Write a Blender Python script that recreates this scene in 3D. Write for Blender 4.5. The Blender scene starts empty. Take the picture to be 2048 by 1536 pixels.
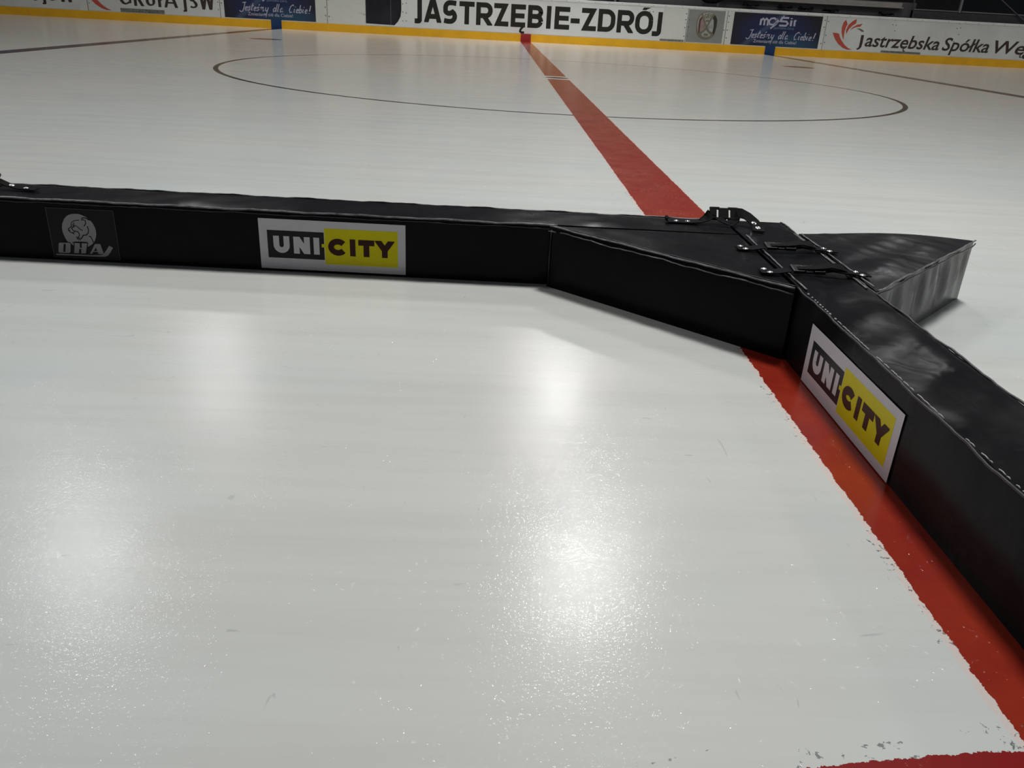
import bpy, bmesh, math, random
from mathutils import Vector, Matrix
S = bpy.context.scene
COL = S.collection
random.seed(7)
PI = math.pi

# ------------------------------------------------------------------ camera
CAM = (-0.857234, -12.008196, 0.816463)
YAW, PITCH, ROLL, FPX = 0.0388572858, 0.430478480, 0.0544261994, 1624.03039
def cam_axes():
    f = Vector((math.sin(YAW)*math.cos(PITCH), math.cos(YAW)*math.cos(PITCH), -math.sin(PITCH)))
    r = Vector((math.cos(YAW), -math.sin(YAW), 0)); u = r.cross(f)
    return (r*math.cos(ROLL)+u*math.sin(ROLL), -r*math.sin(ROLL)+u*math.cos(ROLL), f)
CR, CU, CF = cam_axes()
cam_data = bpy.data.cameras.new('camera'); cam = bpy.data.objects.new('camera', cam_data); COL.objects.link(cam)
cam.matrix_world = Matrix(((CR.x, CU.x, -CF.x, CAM[0]), (CR.y, CU.y, -CF.y, CAM[1]), (CR.z, CU.z, -CF.z, CAM[2]), (0, 0, 0, 1)))
cam_data.sensor_width = 36.0; cam_data.lens = FPX/2048*36.0
cam_data.clip_start = 0.02; cam_data.clip_end = 300
S.camera = cam
# ------------------------------------------------------------------ colour management, world, lamps
S.view_settings.view_transform = 'Standard'; S.view_settings.look = 'None'
S.view_settings.gamma = 1; S.view_settings.use_curve_mapping = False
S.view_settings.exposure = 0.70
W = bpy.data.worlds.new('hall_air'); S.world = W; W.use_nodes = True
W.node_tree.nodes['Background'].inputs[0].default_value = (0.86, 0.93, 1.0, 1)
W.node_tree.nodes['Background'].inputs[1].default_value = 0.04
LAMP_H = 8.0
for lx in (-24, -15.7, -7.4, 0.95, 9.3, 17.6, 26):
    for ly in (-7.9, -0.7, 6.5, 13.7):  # last row is an added fill to brighten the ice by the far boards
        l = bpy.data.lights.new('hall_or_fill_lamp', 'AREA'); l.shape = 'SQUARE'; l.size = 1.15
        l.energy = {-7.9: 185, -0.7: 160, 6.5: 145, 13.7: 120}[ly]*{0.95: 1.0, -7.4: .53, 9.3: .36, -15.7: .12, -24: .02}.get(lx, .38); l.color = (1.0, 0.99, 0.965); l.spread = math.radians({-7.9: 125, 13.7: 105}.get(ly, 160))
        o = bpy.data.objects.new('hall_or_fill_lamp', l); COL.objects.link(o); o.location = (lx, ly, LAMP_H)

# ------------------------------------------------------------------ helpers
def tag(o, label=None, cat=None, group=None, kind=None):
    if label: o['label'] = label
    if cat: o['category'] = cat
    if group: o['group'] = group
    if kind: o['kind'] = kind
    return o
def empty(name, loc=(0, 0, 0), rz=0):
    o = bpy.data.objects.new(name, None); COL.objects.link(o); o.location = loc; o.rotation_euler = (0, 0, rz)
    o.empty_display_size = 0.1
    return o
def mesh_obj(name, verts, faces, mat, parent=None, smooth=False, weld=False):
    me = bpy.data.meshes.new(name); me.from_pydata([tuple(v) for v in verts], [], faces)
    if weld:
        bm = bmesh.new(); bm.from_mesh(me); bmesh.ops.remove_doubles(bm, verts=bm.verts, dist=1e-5)
        bmesh.ops.recalc_face_normals(bm, faces=bm.faces); bm.to_mesh(me); bm.free()
    me.materials.append(mat)
    if smooth:
        for p in me.polygons: p.use_smooth = True
    me.update()
    o = bpy.data.objects.new(name, me); COL.objects.link(o)
    if parent is not None:
        o.parent = parent
        o.matrix_parent_inverse = parent_world(parent).inverted()
    return o
def parent_world(p):
    # parts are only ever built in world coordinates: their own basis is identity, so the thing's basis is enough
    root = p
    while root.parent is not None: root = root.parent
    return root.matrix_basis.copy() if p is root else Matrix.Identity(4)
class MB:
    def __init__(s): s.v = []; s.f = []
    def add(s, vs, fs):
        n = len(s.v); s.v += [Vector(v) for v in vs]; s.f += [tuple(i+n for i in f) for f in fs]; return s
    def box(s, x0, x1, y0, y1, z0, z1):
        return s.add([(x0, y0, z0), (x1, y0, z0), (x1, y1, z0), (x0, y1, z0), (x0, y0, z1), (x1, y0, z1), (x1, y1, z1), (x0, y1, z1)],
                     [(0, 3, 2, 1), (4, 5, 6, 7), (0, 1, 5, 4), (1, 2, 6, 5), (2, 3, 7, 6), (3, 0, 4, 7)])
    def tube(s, pts, r, n=8, caps=True):
        pts = [Vector(p) for p in pts]; rings = []
        for i, p in enumerate(pts):
            t = (pts[min(i+1, len(pts)-1)]-pts[max(i-1, 0)]).normalized()
            a = Vector((0, 0, 1)) if abs(t.z) < .9 else Vector((1, 0, 0))
            u = t.cross(a).normalized(); w = t.cross(u)
            rr = r[i] if isinstance(r, (list, tuple)) else r
            rings.append([p+(u*math.cos(2*PI*k/n)+w*math.sin(2*PI*k/n))*rr for k in range(n)])
        vs = [v for g in rings for v in g]; fs = []
        for i in range(len(pts)-1):
            for k in range(n):
                fs.append((i*n+k, i*n+(k+1) % n, (i+1)*n+(k+1) % n, (i+1)*n+k))
        if caps: fs.append(tuple(range(n-1, -1, -1))); fs.append(tuple((len(pts)-1)*n+k for k in range(n)))
        return s.add(vs, fs)
    def ribbon(s, pts, wdirs, w, th):
        """a flat strap through pts, its width along wdirs"""
        pts = [Vector(p) for p in pts]; vs = []; fs = []
        for i, p in enumerate(pts):
            t = (pts[min(i+1, len(pts)-1)]-pts[max(i-1, 0)]).normalized()
            d = Vector(wdirs[i]).normalized(); n = t.cross(d).normalized(); d = n.cross(t).normalized()
            for a, b in ((-1, -1), (1, -1), (1, 1), (-1, 1)): vs.append(p+d*(a*w/2)+n*(b*th/2))
        for i in range(len(pts)-1):
            for k in range(4): fs.append((i*4+k, i*4+(k+1) % 4, (i+1)*4+(k+1) % 4, (i+1)*4+k))
        m = (len(pts)-1)*4; fs += [(3, 2, 1, 0), (m, m+1, m+2, m+3)]
        return s.add(vs, fs)
    def lathe(s, prof, n=20, M=Matrix.Identity(4)):
        vs = []; fs = []
        for r, z in prof:
            for k in range(n): vs.append(M @ Vector((r*math.cos(2*PI*k/n), r*math.sin(2*PI*k/n), z)))
        for i in range(len(prof)-1):
            for k in range(n): fs.append((i*n+k, i*n+(k+1) % n, (i+1)*n+(k+1) % n, (i+1)*n+k))
        fs.append(tuple((len(prof)-1)*n+k for k in range(n)))
        return s.add(vs, fs)
    def build(s, name, mat, parent=None, smooth=False, weld=False, bevel=0):
        o = mesh_obj(name, s.v, s.f, mat, parent, smooth, weld)
        if bevel:
            b = o.modifiers.new('bevel', 'BEVEL'); b.width = bevel; b.segments = 2; b.limit_method = 'ANGLE'
        return o

# ------------------------------------------------------------------ material helpers
class X:
    """a value in a shader tree with arithmetic"""
    def __init__(s, T, sock): s.T = T; s.k = sock
    def m(s, op, *a, clamp=False):
        n = s.T.nodes.new('ShaderNodeMath'); n.operation = op; n.use_clamp = clamp
        for i, q in enumerate((s,)+a):
            if isinstance(q, X): s.T.links.new(q.k, n.inputs[i])
            else: n.inputs[i].default_value = q
        return X(s.T, n.outputs[0])
    def __add__(s, o): return s.m('ADD', o)
    def __sub__(s, o): return s.m('SUBTRACT', o)
    def __mul__(s, o): return s.m('MULTIPLY', o)
    def lt(s, o): return s.m('LESS_THAN', o)
    def gt(s, o): return s.m('GREATER_THAN', o)
    def abs(s): return s.m('ABSOLUTE')
    def max(s, o): return s.m('MAXIMUM', o)
    def min(s, o): return s.m('MINIMUM', o)
def new_mat(name):
    m = bpy.data.materials.new(name); m.use_nodes = True
    return m, m.node_tree, m.node_tree.nodes['Principled BSDF']
def coords(T, scale=(1, 1, 1), kind='Object'):
    tc = T.nodes.new('ShaderNodeTexCoord'); mp = T.nodes.new('ShaderNodeMapping'); mp.inputs['Scale'].default_value = scale
    T.links.new(tc.outputs[kind], mp.inputs[0]); return mp.outputs[0]
def noise(T, co, scale, detail=3, rough=.5, dist=0):
    n = T.nodes.new('ShaderNodeTexNoise'); T.links.new(co, n.inputs['Vector'])
    n.inputs['Scale'].default_value = scale; n.inputs['Detail'].default_value = detail
    n.inputs['Roughness'].default_value = rough; n.inputs['Distortion'].default_value = dist
    return X(T, n.outputs[0])
def ramp(T, x, lo, hi, a=0., b=1.):
    n = T.nodes.new('ShaderNodeMapRange'); n.clamp = True; T.links.new(x.k, n.inputs[0])
    for i, q in enumerate((lo, hi, a, b)): n.inputs[i+1].default_value = q
    return X(T, n.outputs[0])
def mixc(T, fac, a, b):
    n = T.nodes.new('ShaderNodeMix'); n.data_type = 'RGBA'
    for sock, q in ((n.inputs[0], fac), (n.inputs[6], a), (n.inputs[7], b)):
        if isinstance(q, X): T.links.new(q.k, sock)
        elif hasattr(q, 'links'): T.links.new(q, sock)
        elif isinstance(q, (int, float)): sock.default_value = q
        else: sock.default_value = (*q, 1)
    return n.outputs[2]
def bump(T, x, strength, dist, prev=None):
    n = T.nodes.new('ShaderNodeBump'); n.inputs['Strength'].default_value = strength; n.inputs['Distance'].default_value = dist
    T.links.new(x.k, n.inputs['Height'])
    if prev is not None: T.links.new(prev, n.inputs['Normal'])
    return n.outputs[0]
def plain(name, col, rough=.5, metal=0., spec=.5, coat=0., var=.0, vscale=8., bumps=0., bscale=60.):
    m, T, B = new_mat(name)
    B.inputs['Roughness'].default_value = rough; B.inputs['Metallic'].default_value = metal
    B.inputs['Specular IOR Level'].default_value = spec; B.inputs['Coat Weight'].default_value = coat
    co = coords(T)
    f = ramp(T, noise(T, co, vscale, 4, .6), .3, .7)
    a = tuple(c*(1-var) for c in col); b = tuple(min(1, c*(1+var)) for c in col)
    T.links.new(mixc(T, f, a, b), B.inputs['Base Color'])
    if bumps: T.links.new(bump(T, noise(T, co, bscale, 3), bumps, .002), B.inputs['Normal'])
    return m
def srgb(r, g, b): return tuple(((c/255)/12.92 if c/255 <= .04045 else ((c/255+.055)/1.055)**2.4) for c in (r, g, b))

# ------------------------------------------------------------------ ice
YB = 13.927      # face of the far boards
def ice_material():
    m, T, B = new_mat('ice')
    tc = T.nodes.new('ShaderNodeTexCoord'); sp = T.nodes.new('ShaderNodeSeparateXYZ'); T.links.new(tc.outputs['Object'], sp.inputs[0])
    x, y = X(T, sp.outputs[0]), X(T, sp.outputs[1]); co = tc.outputs['Object']
    fray = (noise(T, co, 45, 5, .7)-.5)*.022
    fray2 = (noise(T, coords(T, (1, 1, 1)), 9, 3, .6)-.5)*.012
    xf = x+fray+fray2; yf = y+fray
    ax = x.abs()
    r0 = (x*x+y*y).m('SQRT')
    # flooded layers, cloudy patches and resurfacer streaks
    big = noise(T, co, .55, 4, .55, .4)
    streak = noise(T, coords(T, (.5, 7, 1)), 1.2, 6, .65)
    col = mixc(T, ramp(T, big, .3, .7), (.555, .595, .590), (.615, .612, .585))
    col = mixc(T, ramp(T, streak, .42, .70, 0, .50), col, (.50, .50, .48))
    patch = noise(T, co, 2.3, 3, .5)
    col = mixc(T, ramp(T, patch, .55, .72, 0, .35), col, (.54, .60, .61))
    # dark scuffs: short scratches
    sc = noise(T, coords(T, (38, 9, 1)), 1., 3, .55, 1.2); scm = ramp(T, sc, .715, .74, 0, .28)
    sc2 = noise(T, coords(T, (7, 33, 1)), 1., 3, .55, 1.2); scm2 = ramp(T, sc2, .725, .75, 0, .28)
    col = mixc(T, scm.max(scm2), col, (.22, .25, .24))
    # centre line
    red = xf.abs().lt(.15)
    gap = y.abs().lt(.25)
    redm = red*(gap.m('SUBTRACT', 1).abs())
    redc = mixc(T, ramp(T, noise(T, co, 6, 5, .65), .35, .7), (.275, .026, .010), (.215, .015, .010))
    redc = mixc(T, ramp(T, noise(T, co, 160, 2), .72, .78, 0, .6), redc, (.60, .22, .15))
    lightedge = ((xf.abs()-.156).abs()).lt(.006)
    col = mixc(T, lightedge*.35, col, (.75, .50, .45))
    speck = noise(T, co, 75, 4, .7).gt(.60)*((xf+.158).abs().lt(.014))*(noise(T, co, 5, 2).gt(.50))
    col = mixc(T, speck*.85, col, (.09, .11, .10))
    col = mixc(T, redm, col, redc)
    col = mixc(T, (((y.abs()-.225).abs()).lt(.05))*(ax.lt(.165)), col, (.72, .70, .66))
    col = mixc(T, r0.lt(.16), col, (.035, .035, .06))
    # centre circle
    circ = ((r0-4.472).abs()).lt(.030)*(xf.abs().gt(.15))
    col = mixc(T, circ, col, (.022, .022, .028))
    # blue lines
    blue = ((ax+fray-7.262).abs()).lt(.15)
    col = mixc(T, blue, col, mixc(T, ramp(T, noise(T, co, 2., 4), .3, .7), (.016, .018, .060), (.03, .03, .065)))
    # neutral zone spots
    q = ax-5.80; w = y.abs()-7.0
    col = mixc(T, ((q*q+w*w).m('SQRT')).lt(.34), col, (.16, .06, .06))
    # referee crease at the near boards
    yc = y+YB; rc = ((x*x+yc*yc).m('SQRT'))+fray
    cre = ((rc-2.622).abs()).lt(.028)
    ce = noise(T, co, 60, 4, .7).gt(.62)*((rc-2.672).abs().lt(.022))*(noise(T, co, 7, 2).gt(.47))
    col = mixc(T, ce*.8, col, (.12, .15, .14))
    col = mixc(T, cre, col, (.23, .014, .014))
    T.links.new(col, B.inputs['Base Color'])
    # surface: fine grain breaking the lamps into glints, plus broad unevenness
    g1 = noise(T, co, 165, 2, .5)*ramp(T, noise(T, co, 5.5, 3, .6), .38, .60, .55, 1); g2 = noise(T, coords(T, (1, 1, 1)), 60, 3, .55); g3 = noise(T, co, 3.2, 3, .5)
    nb = bump(T, g1, .27, .0040); nb = bump(T, g2, .04, .006, nb); nb = bump(T, g3, .05, .02, nb)
    drops = ramp(T, noise(T, co, 95, 2, .5), .56, .70)*ramp(T, noise(T, co, 4.2, 3, .6), .48, .60)
    nb = bump(T, drops, .40, .003, nb)
    nb = bump(T, ramp(T, streak, .3, .8), .02, .02, nb)
    B.inputs['IOR'].default_value = 1.31
    B.inputs['Roughness'].default_value = .24
    B.inputs['Specular IOR Level'].default_value = .5
    B.inputs['Coat Weight'].default_value = .50; B.inputs['Coat IOR'].default_value = 1.31
    T.links.new(ramp(T, noise(T, co, 1.4, 4, .6), .35, .7, .025, .06).k, B.inputs['Coat Roughness'])
    T.links.new(nb, B.inputs['Coat Normal'])
    return m
ice = MB().add([(-30, -YB-.2, 0), (30, -YB-.2, 0), (30, YB+.15, 0), (-30, YB+.15, 0), (-30, -YB-.2, -.1), (30, -YB-.2, -.1), (30, YB+.15, -.1), (-30, YB+.15, -.1)],
               [(0, 1, 2, 3), (7, 6, 5, 4), (0, 4, 5, 1), (1, 5, 6, 2), (2, 6, 7, 3), (3, 7, 4, 0)]).build('floor', ice_material())
tag(ice, kind='structure')

# ------------------------------------------------------------------ 2D drawing on surfaces
class Frame:
    """a sheet in space: origin, right, up and outward normal"""
    def __init__(s, o, u, v):
        s.o = Vector(o); s.u = Vector(u); s.v = Vector(v); s.n = s.u.cross(s.v).normalized()
    def p(s, a, b, d=0): return s.o+s.u*a+s.v*b+s.n*d
def layer(name, frame, polys, d, mat, parent, th=.0006):
    """polygons (lists of 2D points) as one thin raised part"""
    mb = MB()
    for P in polys:
        if sum(P[i][0]*P[(i+1) % len(P)][1]-P[(i+1) % len(P)][0]*P[i][1] for i in range(len(P))) < 0: P = P[::-1]
        n = len(P)
        dz = P[0][2] if len(P[0]) > 2 else 0
        vs = [frame.p(q[0], q[1], d+th+dz) for q in P]+[frame.p(q[0], q[1], d+dz) for q in P]
        fs = [tuple(range(n))]+[(i, i+n, (i+1) % n+n, (i+1) % n) for i in range(n)]
        mb.add(vs, fs)
    return mb.build(name, mat, parent)
SK = [0]
def stroke(pts, w, thin=1.0, ang=.6, closed=False):
    """quads of a pen stroke along pts; thin<1 gives a broad-nib contrast. Returns polygons"""
    pts = [Vector((p[0], p[1])) for p in pts]; n = len(pts); L = []; R = []
    def hw(t):
        nx, ny = -t.y, t.x
        c, s_ = math.cos(ang), math.sin(ang)
        a = nx*c+ny*s_; b = -nx*s_+ny*c
        return .5*w*math.sqrt((thin*b)**2+a*a) if thin < 1 else .5*w
    for i in range(n):
        a = pts[i]-pts[i-1] if (i > 0 or closed) else None
        b = pts[(i+1) % n]-pts[i] if (i < n-1 or closed) else None
        a = a.normalized() if a is not None and a.length > 0 else None; b = b.normalized() if b is not None and b.length > 0 else None
        if a is None: a = b
        if b is None: b = a
        na = Vector((-a.y, a.x)); nb = Vector((-b.y, b.x)); mm = (na+nb)
        if mm.length < .3: mm = na.copy(); k = 1
        else: mm.normalize(); k = 1/max(.45, mm.dot(na))
        h = .5*(hw(a)+hw(b))*k
        L.append(pts[i]+mm*h); R.append(pts[i]-mm*h)
    out = []; SK[0] = (SK[0]+1) % 9; z = SK[0]*2.5e-5*(1 if w > .03 else .6)
    for i in range(n if closed else n-1):
        j = (i+1) % n; out.append([(*L[i], z), (*R[i], z), (*R[j], z), (*L[j], z)])
    return out
def arc(cx, cy, rx, ry, a0, a1, n=12):
    return [(cx+rx*math.cos(math.radians(a0+(a1-a0)*i/n)), cy+ry*math.sin(math.radians(a0+(a1-a0)*i/n))) for i in range(n+1)]
def glyph(ch, w, t):
    """centre-line strokes of a capital in a box w wide and 1 high, pen width t"""
    h = t/2; l, r, b, top, c = h, w-h, h, 1-h, w/2; q = min(.30, w*.42, (w-t)/2-.002); m = .5
    def D(x0, x1, y0, y1, k): return [(x0, y1), (x1-k, y1)]+arc(x1-k, y1-k, k, k, 90, 0, 6)+arc(x1-k, y0+k, k, k, 0, -90, 6)+[(x0, y0)]
    if ch == 'J': return [[(r, 1), (r, b+q)]+arc(r-q, b+q, q, q, 0, -90, 6)+[(0, b)]]
    if ch == 'A': return [[(t*.45, 0), (c-t*.10, 1)], [(w-t*.45, 0), (c+t*.10, 1)], [(w*.22, .27), (w*.78, .27)]]
    if ch == 'S':
        k = min(q, .23)
        return [[(r+h*.6, top-.02), (r-k*.5, top)]+[(l+k, top)]+arc(l+k, top-k, k, k, 90, 180, 6)+arc(l+k, .5+k*.25, k, k*.55, 180, 250, 4)+[(r-k, .5-k*.25)]+arc(r-k, b+k, k, k, 60, -90, 8)+[(l+k*.5, b), (l-h*.6, b+.03)]]
    if ch == 'T': return [[(0, top), (w, top)], [(c, 1), (c, 0)]]
    if ch == 'R': return [[(l, 0), (l, 1)], D(l, r, .42, top, .22), [(c*.95, .42), (r+h*.1, 0)]]
    if ch == 'P': return [[(l, 0), (l, 1)], D(l, r, .38, top, .24)]
    if ch == 'Z': return [[(0, top), (r-.02, top)], [(w-h*1.25, 1), (h*1.25, 0)], [(h, b), (w, b)]]
    if ch == 'E': return [[(l, 0), (l, 1)], [(l, top), (w, top)], [(l, m), (w*.93, m)], [(l, b), (w, b)]]
    if ch == 'B': return [[(l, 0), (l, 1)], D(l, r-.02, m+.01, top, .20), D(l, r, b, m+.01, .22)]
    if ch == 'I': return [[(c, 0), (c, 1)]]
    if ch == '-': return [[(0, .41), (w, .41)]]
    if ch == 'D': return [[(l, 0), (l, 1)], D(l, r, b, top, .30)]
    if ch == 'O': return [arc(r-q, top-q, q, q, 0, 90, 6)+arc(l+q, top-q, q, q, 90, 180, 6)+arc(l+q, b+q, q, q, 180, 270, 6)+arc(r-q, b+q, q, q, 270, 360, 6)+[(r, top-q)]]
    if ch == 'C':
        return [arc(c, .5, c-h, .5-h, 37, 323, 28)] if w > .75 else [[(r, top-.1), (r-.1, top)]+arc(l+q, top-q, q, q, 90, 180, 6)+arc(l+q, b+q, q, q, 180, 270, 6)+[(r-.1, b), (r, b+.1)]]
    if ch == 'G': return [arc(c, .5, c-h, .5-h, 45, 300, 22)+[(r, b+.10), (r, .46)], [(c+.02, .46), (w, .46)]]
    if ch == 'U': return [[(l, 1), (l, b+q)]+arc(l+q, b+q, q, q, 180, 270, 6)+arc(r-q, b+q, q, q, 270, 360, 6)+[(r, 1)]]
    if ch == 'N': return [[(l, 0), (l, 1)], [(r, 0), (r, 1)], [(l+h*.2, 1-h*.4), (r-h*.2, h*.4)]]
    if ch == 'Y': return [[(t*.5, 1), (c, .45)], [(w-t*.5, 1), (c, .45)], [(c, .52), (c, 0)]]
    if ch == 'W': return [[(h, 1), (w*.27, 0)], [(w*.27, 0), (w*.5, .95)], [(w*.5, .95), (w*.73, 0)], [(w*.73, 0), (w-h, 1)]]
    if ch == 'K': return [[(l, 0), (l, 1)], [(r, 1), (l, .45)], [(l+.1, .55), (r, 0)]]
    return []
def clip(P, axis, lim, sg):
    out = []
    for i in range(len(P)):
        a, b = P[i], P[(i+1) % len(P)]; da, db = sg*(a[axis]-lim), sg*(b[axis]-lim)
        if da >= 0: out.append(a)
        if da*db < 0:
            k = da/(da-db); out.append(tuple(a[j]+(b[j]-a[j])*k for j in range(3)))
    return out
def letters(items, t, thin=1.0, ang=.6, shear=0.0, maxmit=1):
    """items: (char, x0, x1, y0, y1) boxes; t = pen width in the same units. Returns polygons clipped to sensible joins"""
    out = []
    for ch, x0, x1, y0, y1 in items:
        H = y1-y0; w = (x1-x0)/H
        for st in glyph(ch, w, t/H):
            if len(st) == 2 and abs(st[0][0]-st[1][0]) > .01 and abs(st[0][1]-st[1][1]) > .01:      # slanting strokes run on and are cut flush
                (ax_, ay_), (bx_, by_) = st; L_ = math.hypot(bx_-ax_, by_-ay_); ex, ey = (bx_-ax_)/L_*.14, (by_-ay_)/L_*.14
                e0 = 1 if min(abs(ay_), abs(1-ay_)) < .2 else .15; e1 = 1 if min(abs(by_), abs(1-by_)) < .2 else .15
                st = [(ax_-ex*e0, ay_-ey*e0), (bx_+ex*e1, by_+ey*e1)]
            for P in stroke(st, t/H, thin, ang):
                P = clip(clip(clip(clip(P, 1, 0, 1), 1, 1, -1), 0, 0, 1), 0, w, -1)
                if len(P) > 2: out.append([(x0+(a+shear*b)*H, y0+b*H, z) for a, b, z in P])
    return out
def text_polys(body, x0, x1, y0, y1=None, shear=0., offset=0., spacing=1.):
    """built-in lettering as triangles fitted between x0 and x1 with its baseline at y0"""
    cu = bpy.data.curves.new('t', 'FONT'); cu.body = body; cu.shear = shear; cu.offset = offset; cu.space_character = spacing
    cu.resolution_u = 3
    ob = bpy.data.objects.new('t', cu); COL.objects.link(ob)
    dg = bpy.context.evaluated_depsgraph_get(); me = ob.evaluated_get(dg).to_mesh()
    V = [tuple(v.co[:2]) for v in me.vertices]; F = [tuple(p.vertices) for p in me.polygons]
    ob.evaluated_get(dg).to_mesh_clear(); bpy.data.objects.remove(ob); bpy.data.curves.remove(cu)
    ax = min(v[0] for v in V); bx = max(v[0] for v in V)
    k = (x1-x0)/(bx-ax); ky = k if y1 is None else (y1-y0)/.72
    return [[(x0+(V[i][0]-ax)*k, y0+V[i][1]*ky) for i in f] for f in F]
def raw_width(body):
    cu = bpy.data.curves.new('t', 'FONT'); cu.body = body; cu.shear = .2; cu.offset = .016
    ob = bpy.data.objects.new('t', cu); COL.objects.link(ob)
    dg = bpy.context.evaluated_depsgraph_get(); me = ob.evaluated_get(dg).to_mesh(); xs = [v.co.x for v in me.vertices]
    ob.evaluated_get(dg).to_mesh_clear(); bpy.data.objects.remove(ob); bpy.data.curves.remove(cu)
    return max(xs)-min(xs)
def word_layers(name, frame, body, x0, x1, y0, d, mat, parent, offset=0.):
    full = raw_width(body)
    pre = ''
    for w in body.split(' '):
        pre += w
        b = raw_width(pre); a = b-raw_width(w); k = (x1-x0)/full
        flat_layer(name, frame, text_polys(w, x0+a*k, x0+b*k, y0, offset=offset), d, mat, parent)
        pre += ' '
def flat_layer(name, frame, polys, d, mat, parent):
    mb = MB()
    for P in polys:
        if sum(P[i][0]*P[(i+1) % len(P)][1]-P[(i+1) % len(P)][0]*P[i][1] for i in range(len(P))) < 0: P = P[::-1]
        mb.add([frame.p(q[0], q[1], d+(q[2] if len(q) > 2 else 0)) for q in P], [tuple(range(len(P)))])
    return mb.build(name, mat, parent)
def pix(u, v):
    return CF+CR*((u-1024)/FPX)-CU*((v-768)/FPX)
def on_y(u, v, Y):
    """where the sight line of a point of the photograph meets the vertical sheet y=Y: (x, z)"""
    d = pix(u, v); t = (Y-CAM[1])/d.y; return (CAM[0]+d.x*t, CAM[2]+d.z*t)
def rect(x0, x1, y0, y1): return [(x0, y0), (x1, y0), (x1, y1), (x0, y1)]

# ------------------------------------------------------------------ far boards
def board_white():
    m, T, B = new_mat('board_white'); co = coords(T)
    f = ramp(T, noise(T, co, .8, 4, .6), .35, .65)
    col = mixc(T, f, (.66, .66, .60), (.74, .73, .69))
    d = ramp(T, noise(T, coords(T, (3, 3, 9)), 1, 6, .7), .60, .74, 0, .45); col = mixc(T, d, col, (.20, .20, .16))
    s2 = ramp(T, noise(T, co, 26, 3, .6), .70, .76, 0, .7); col = mixc(T, s2, col, (.08, .08, .07))
    T.links.new(col, B.inputs['Base Color']); B.inputs['Roughness'].default_value = .38
    return m
M_board = board_white()
M_cap = plain('cap_white', (.74, .73, .71), .4, var=.06, vscale=3)
M_yel = plain('kick_yellow', (.86, .44, .010), .35, var=.09, vscale=2.5)
M_kred = plain('kick_red', (.38, .03, .03), .35, var=.1, vscale=14)
M_kblue = plain('kick_blue', (.015, .05, .16), .35, var=.1, vscale=14)
M_seam = plain('seam_dark', (.06, .06, .06), .7)
M_bolt = plain('bolt_dark', (.07, .07, .065), .5, metal=.4)
M_sheet = plain('banner_white', (.75, .745, .725), .36, var=.05, vscale=1.5)
M_sheetL = plain('banner_ivory', (.68, .68, .64), .36, var=.09, vscale=1.2)
M_char = plain('letter_charcoal', (.022, .021, .017), .45, spec=.25, var=.15, vscale=6)
M_brown = plain('letter_brown', (.045, .028, .022), .45, var=.2, vscale=7)
M_coral = plain('petal_coral', (.53, .085, .055), .4, var=.12, vscale=5)
M_dbrown = plain('petal_brown', (.16, .12, .07), .4, var=.1)

FB = Frame((0, YB, 0), (1, 0, 0), (0, 0, 1))       # normal points at the ice (-y)
wf = MB().box(-30, 30, YB, YB+.14, 0, 1.125).build('wall_far', M_board); tag(wf, kind='structure')
cap = MB().box(-30, 30, YB-.015, YB+.17, 1.126, 1.192).build('trim_1', M_cap, bevel=.006); tag(cap, kind='structure')
kick = MB().box(-30, 30, YB-.013, YB-.001, 0, .18).build('trim_2', M_yel); tag(kick, kind='structure')
kp = [(-30, -7.262-.15), (-7.262+.15, -.15), (.15, 7.262-.15), (7.262+.15, 30)]
for a, b in kp:
    mb = MB(); mb.box(a, b, YB-.015, YB-.001, 0, .208); mb.build('kick_plate', M_yel, kick)
MB().box(-.15, .15, YB-.017, YB-.001, 0, .212).build('kick_plate', M_kred, kick)['label'] = 'red kick plate at the centre line'
for sx in (-1, 1):
    MB().box(sx*7.262-.15, sx*7.262+.15, YB-.017, YB-.001, 0, .235).build('kick_plate', M_kblue, kick)['label'] = 'blue kick plate at a blue line'
seams = [-22.4, -20, -17.4, -15, -12.62, -8.85, -5.78, -3.55, 3.62, 4.70, 5.86, 8.80, 10.82, 12.75, 15.2, 17.6, 20, 22.4]
mb = MB()
for sx in seams: mb.box(sx-.006, sx+.006, YB-.0030, YB-.0005, .21, 1.126)
sm = mb.build('trim_3', M_seam); tag(sm, kind='structure')
mb = MB()
def bolt(x, z, r=.016, y=YB):
    mb.lathe([(r, 0), (r*.9, .006), (r*.5, .009)], 8, Matrix.Translation((x, y, z)) @ Matrix.Rotation(PI/2, 4, 'X'))
for sx in seams:
    for z in (.40, .62, .84, 1.0):
        for dx in (-.05, .05):
            if random.random() < .75: bolt(sx+dx, z+random.uniform(-.02, .02))
x = -22.
while x < 22:
    bolt(x+random.uniform(-.05, .05), 1.152, .009, YB-.014); x += .42
mb.build('bolt', M_bolt, sm)
# worn plates just over the kick plate
M_worn = plain('worn_steel', (.17, .17, .14), .6, var=.6, vscale=22)
for a, b, h in ((-11.70, -10.45, .10), (3.95, 4.66, .05), (10.58, 11.78, .055)):
    w_ = MB().box(a, b, YB-.010, YB-.0005, .228, .228+h); w_.build('worn_plate', M_worn, sm)

def board_banner(name, x0, x1, z0, z1, mat, label, group=None):
    e = empty(name, ((x0+x1)/2, YB-.004, z0)); tag(e, label, 'banner', group)
    bpy.context.view_layer.update()
    layer('sheet', FB, [rect(x0, x1, z0, z1)], .0035, mat, e, .0015)
    return e
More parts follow.
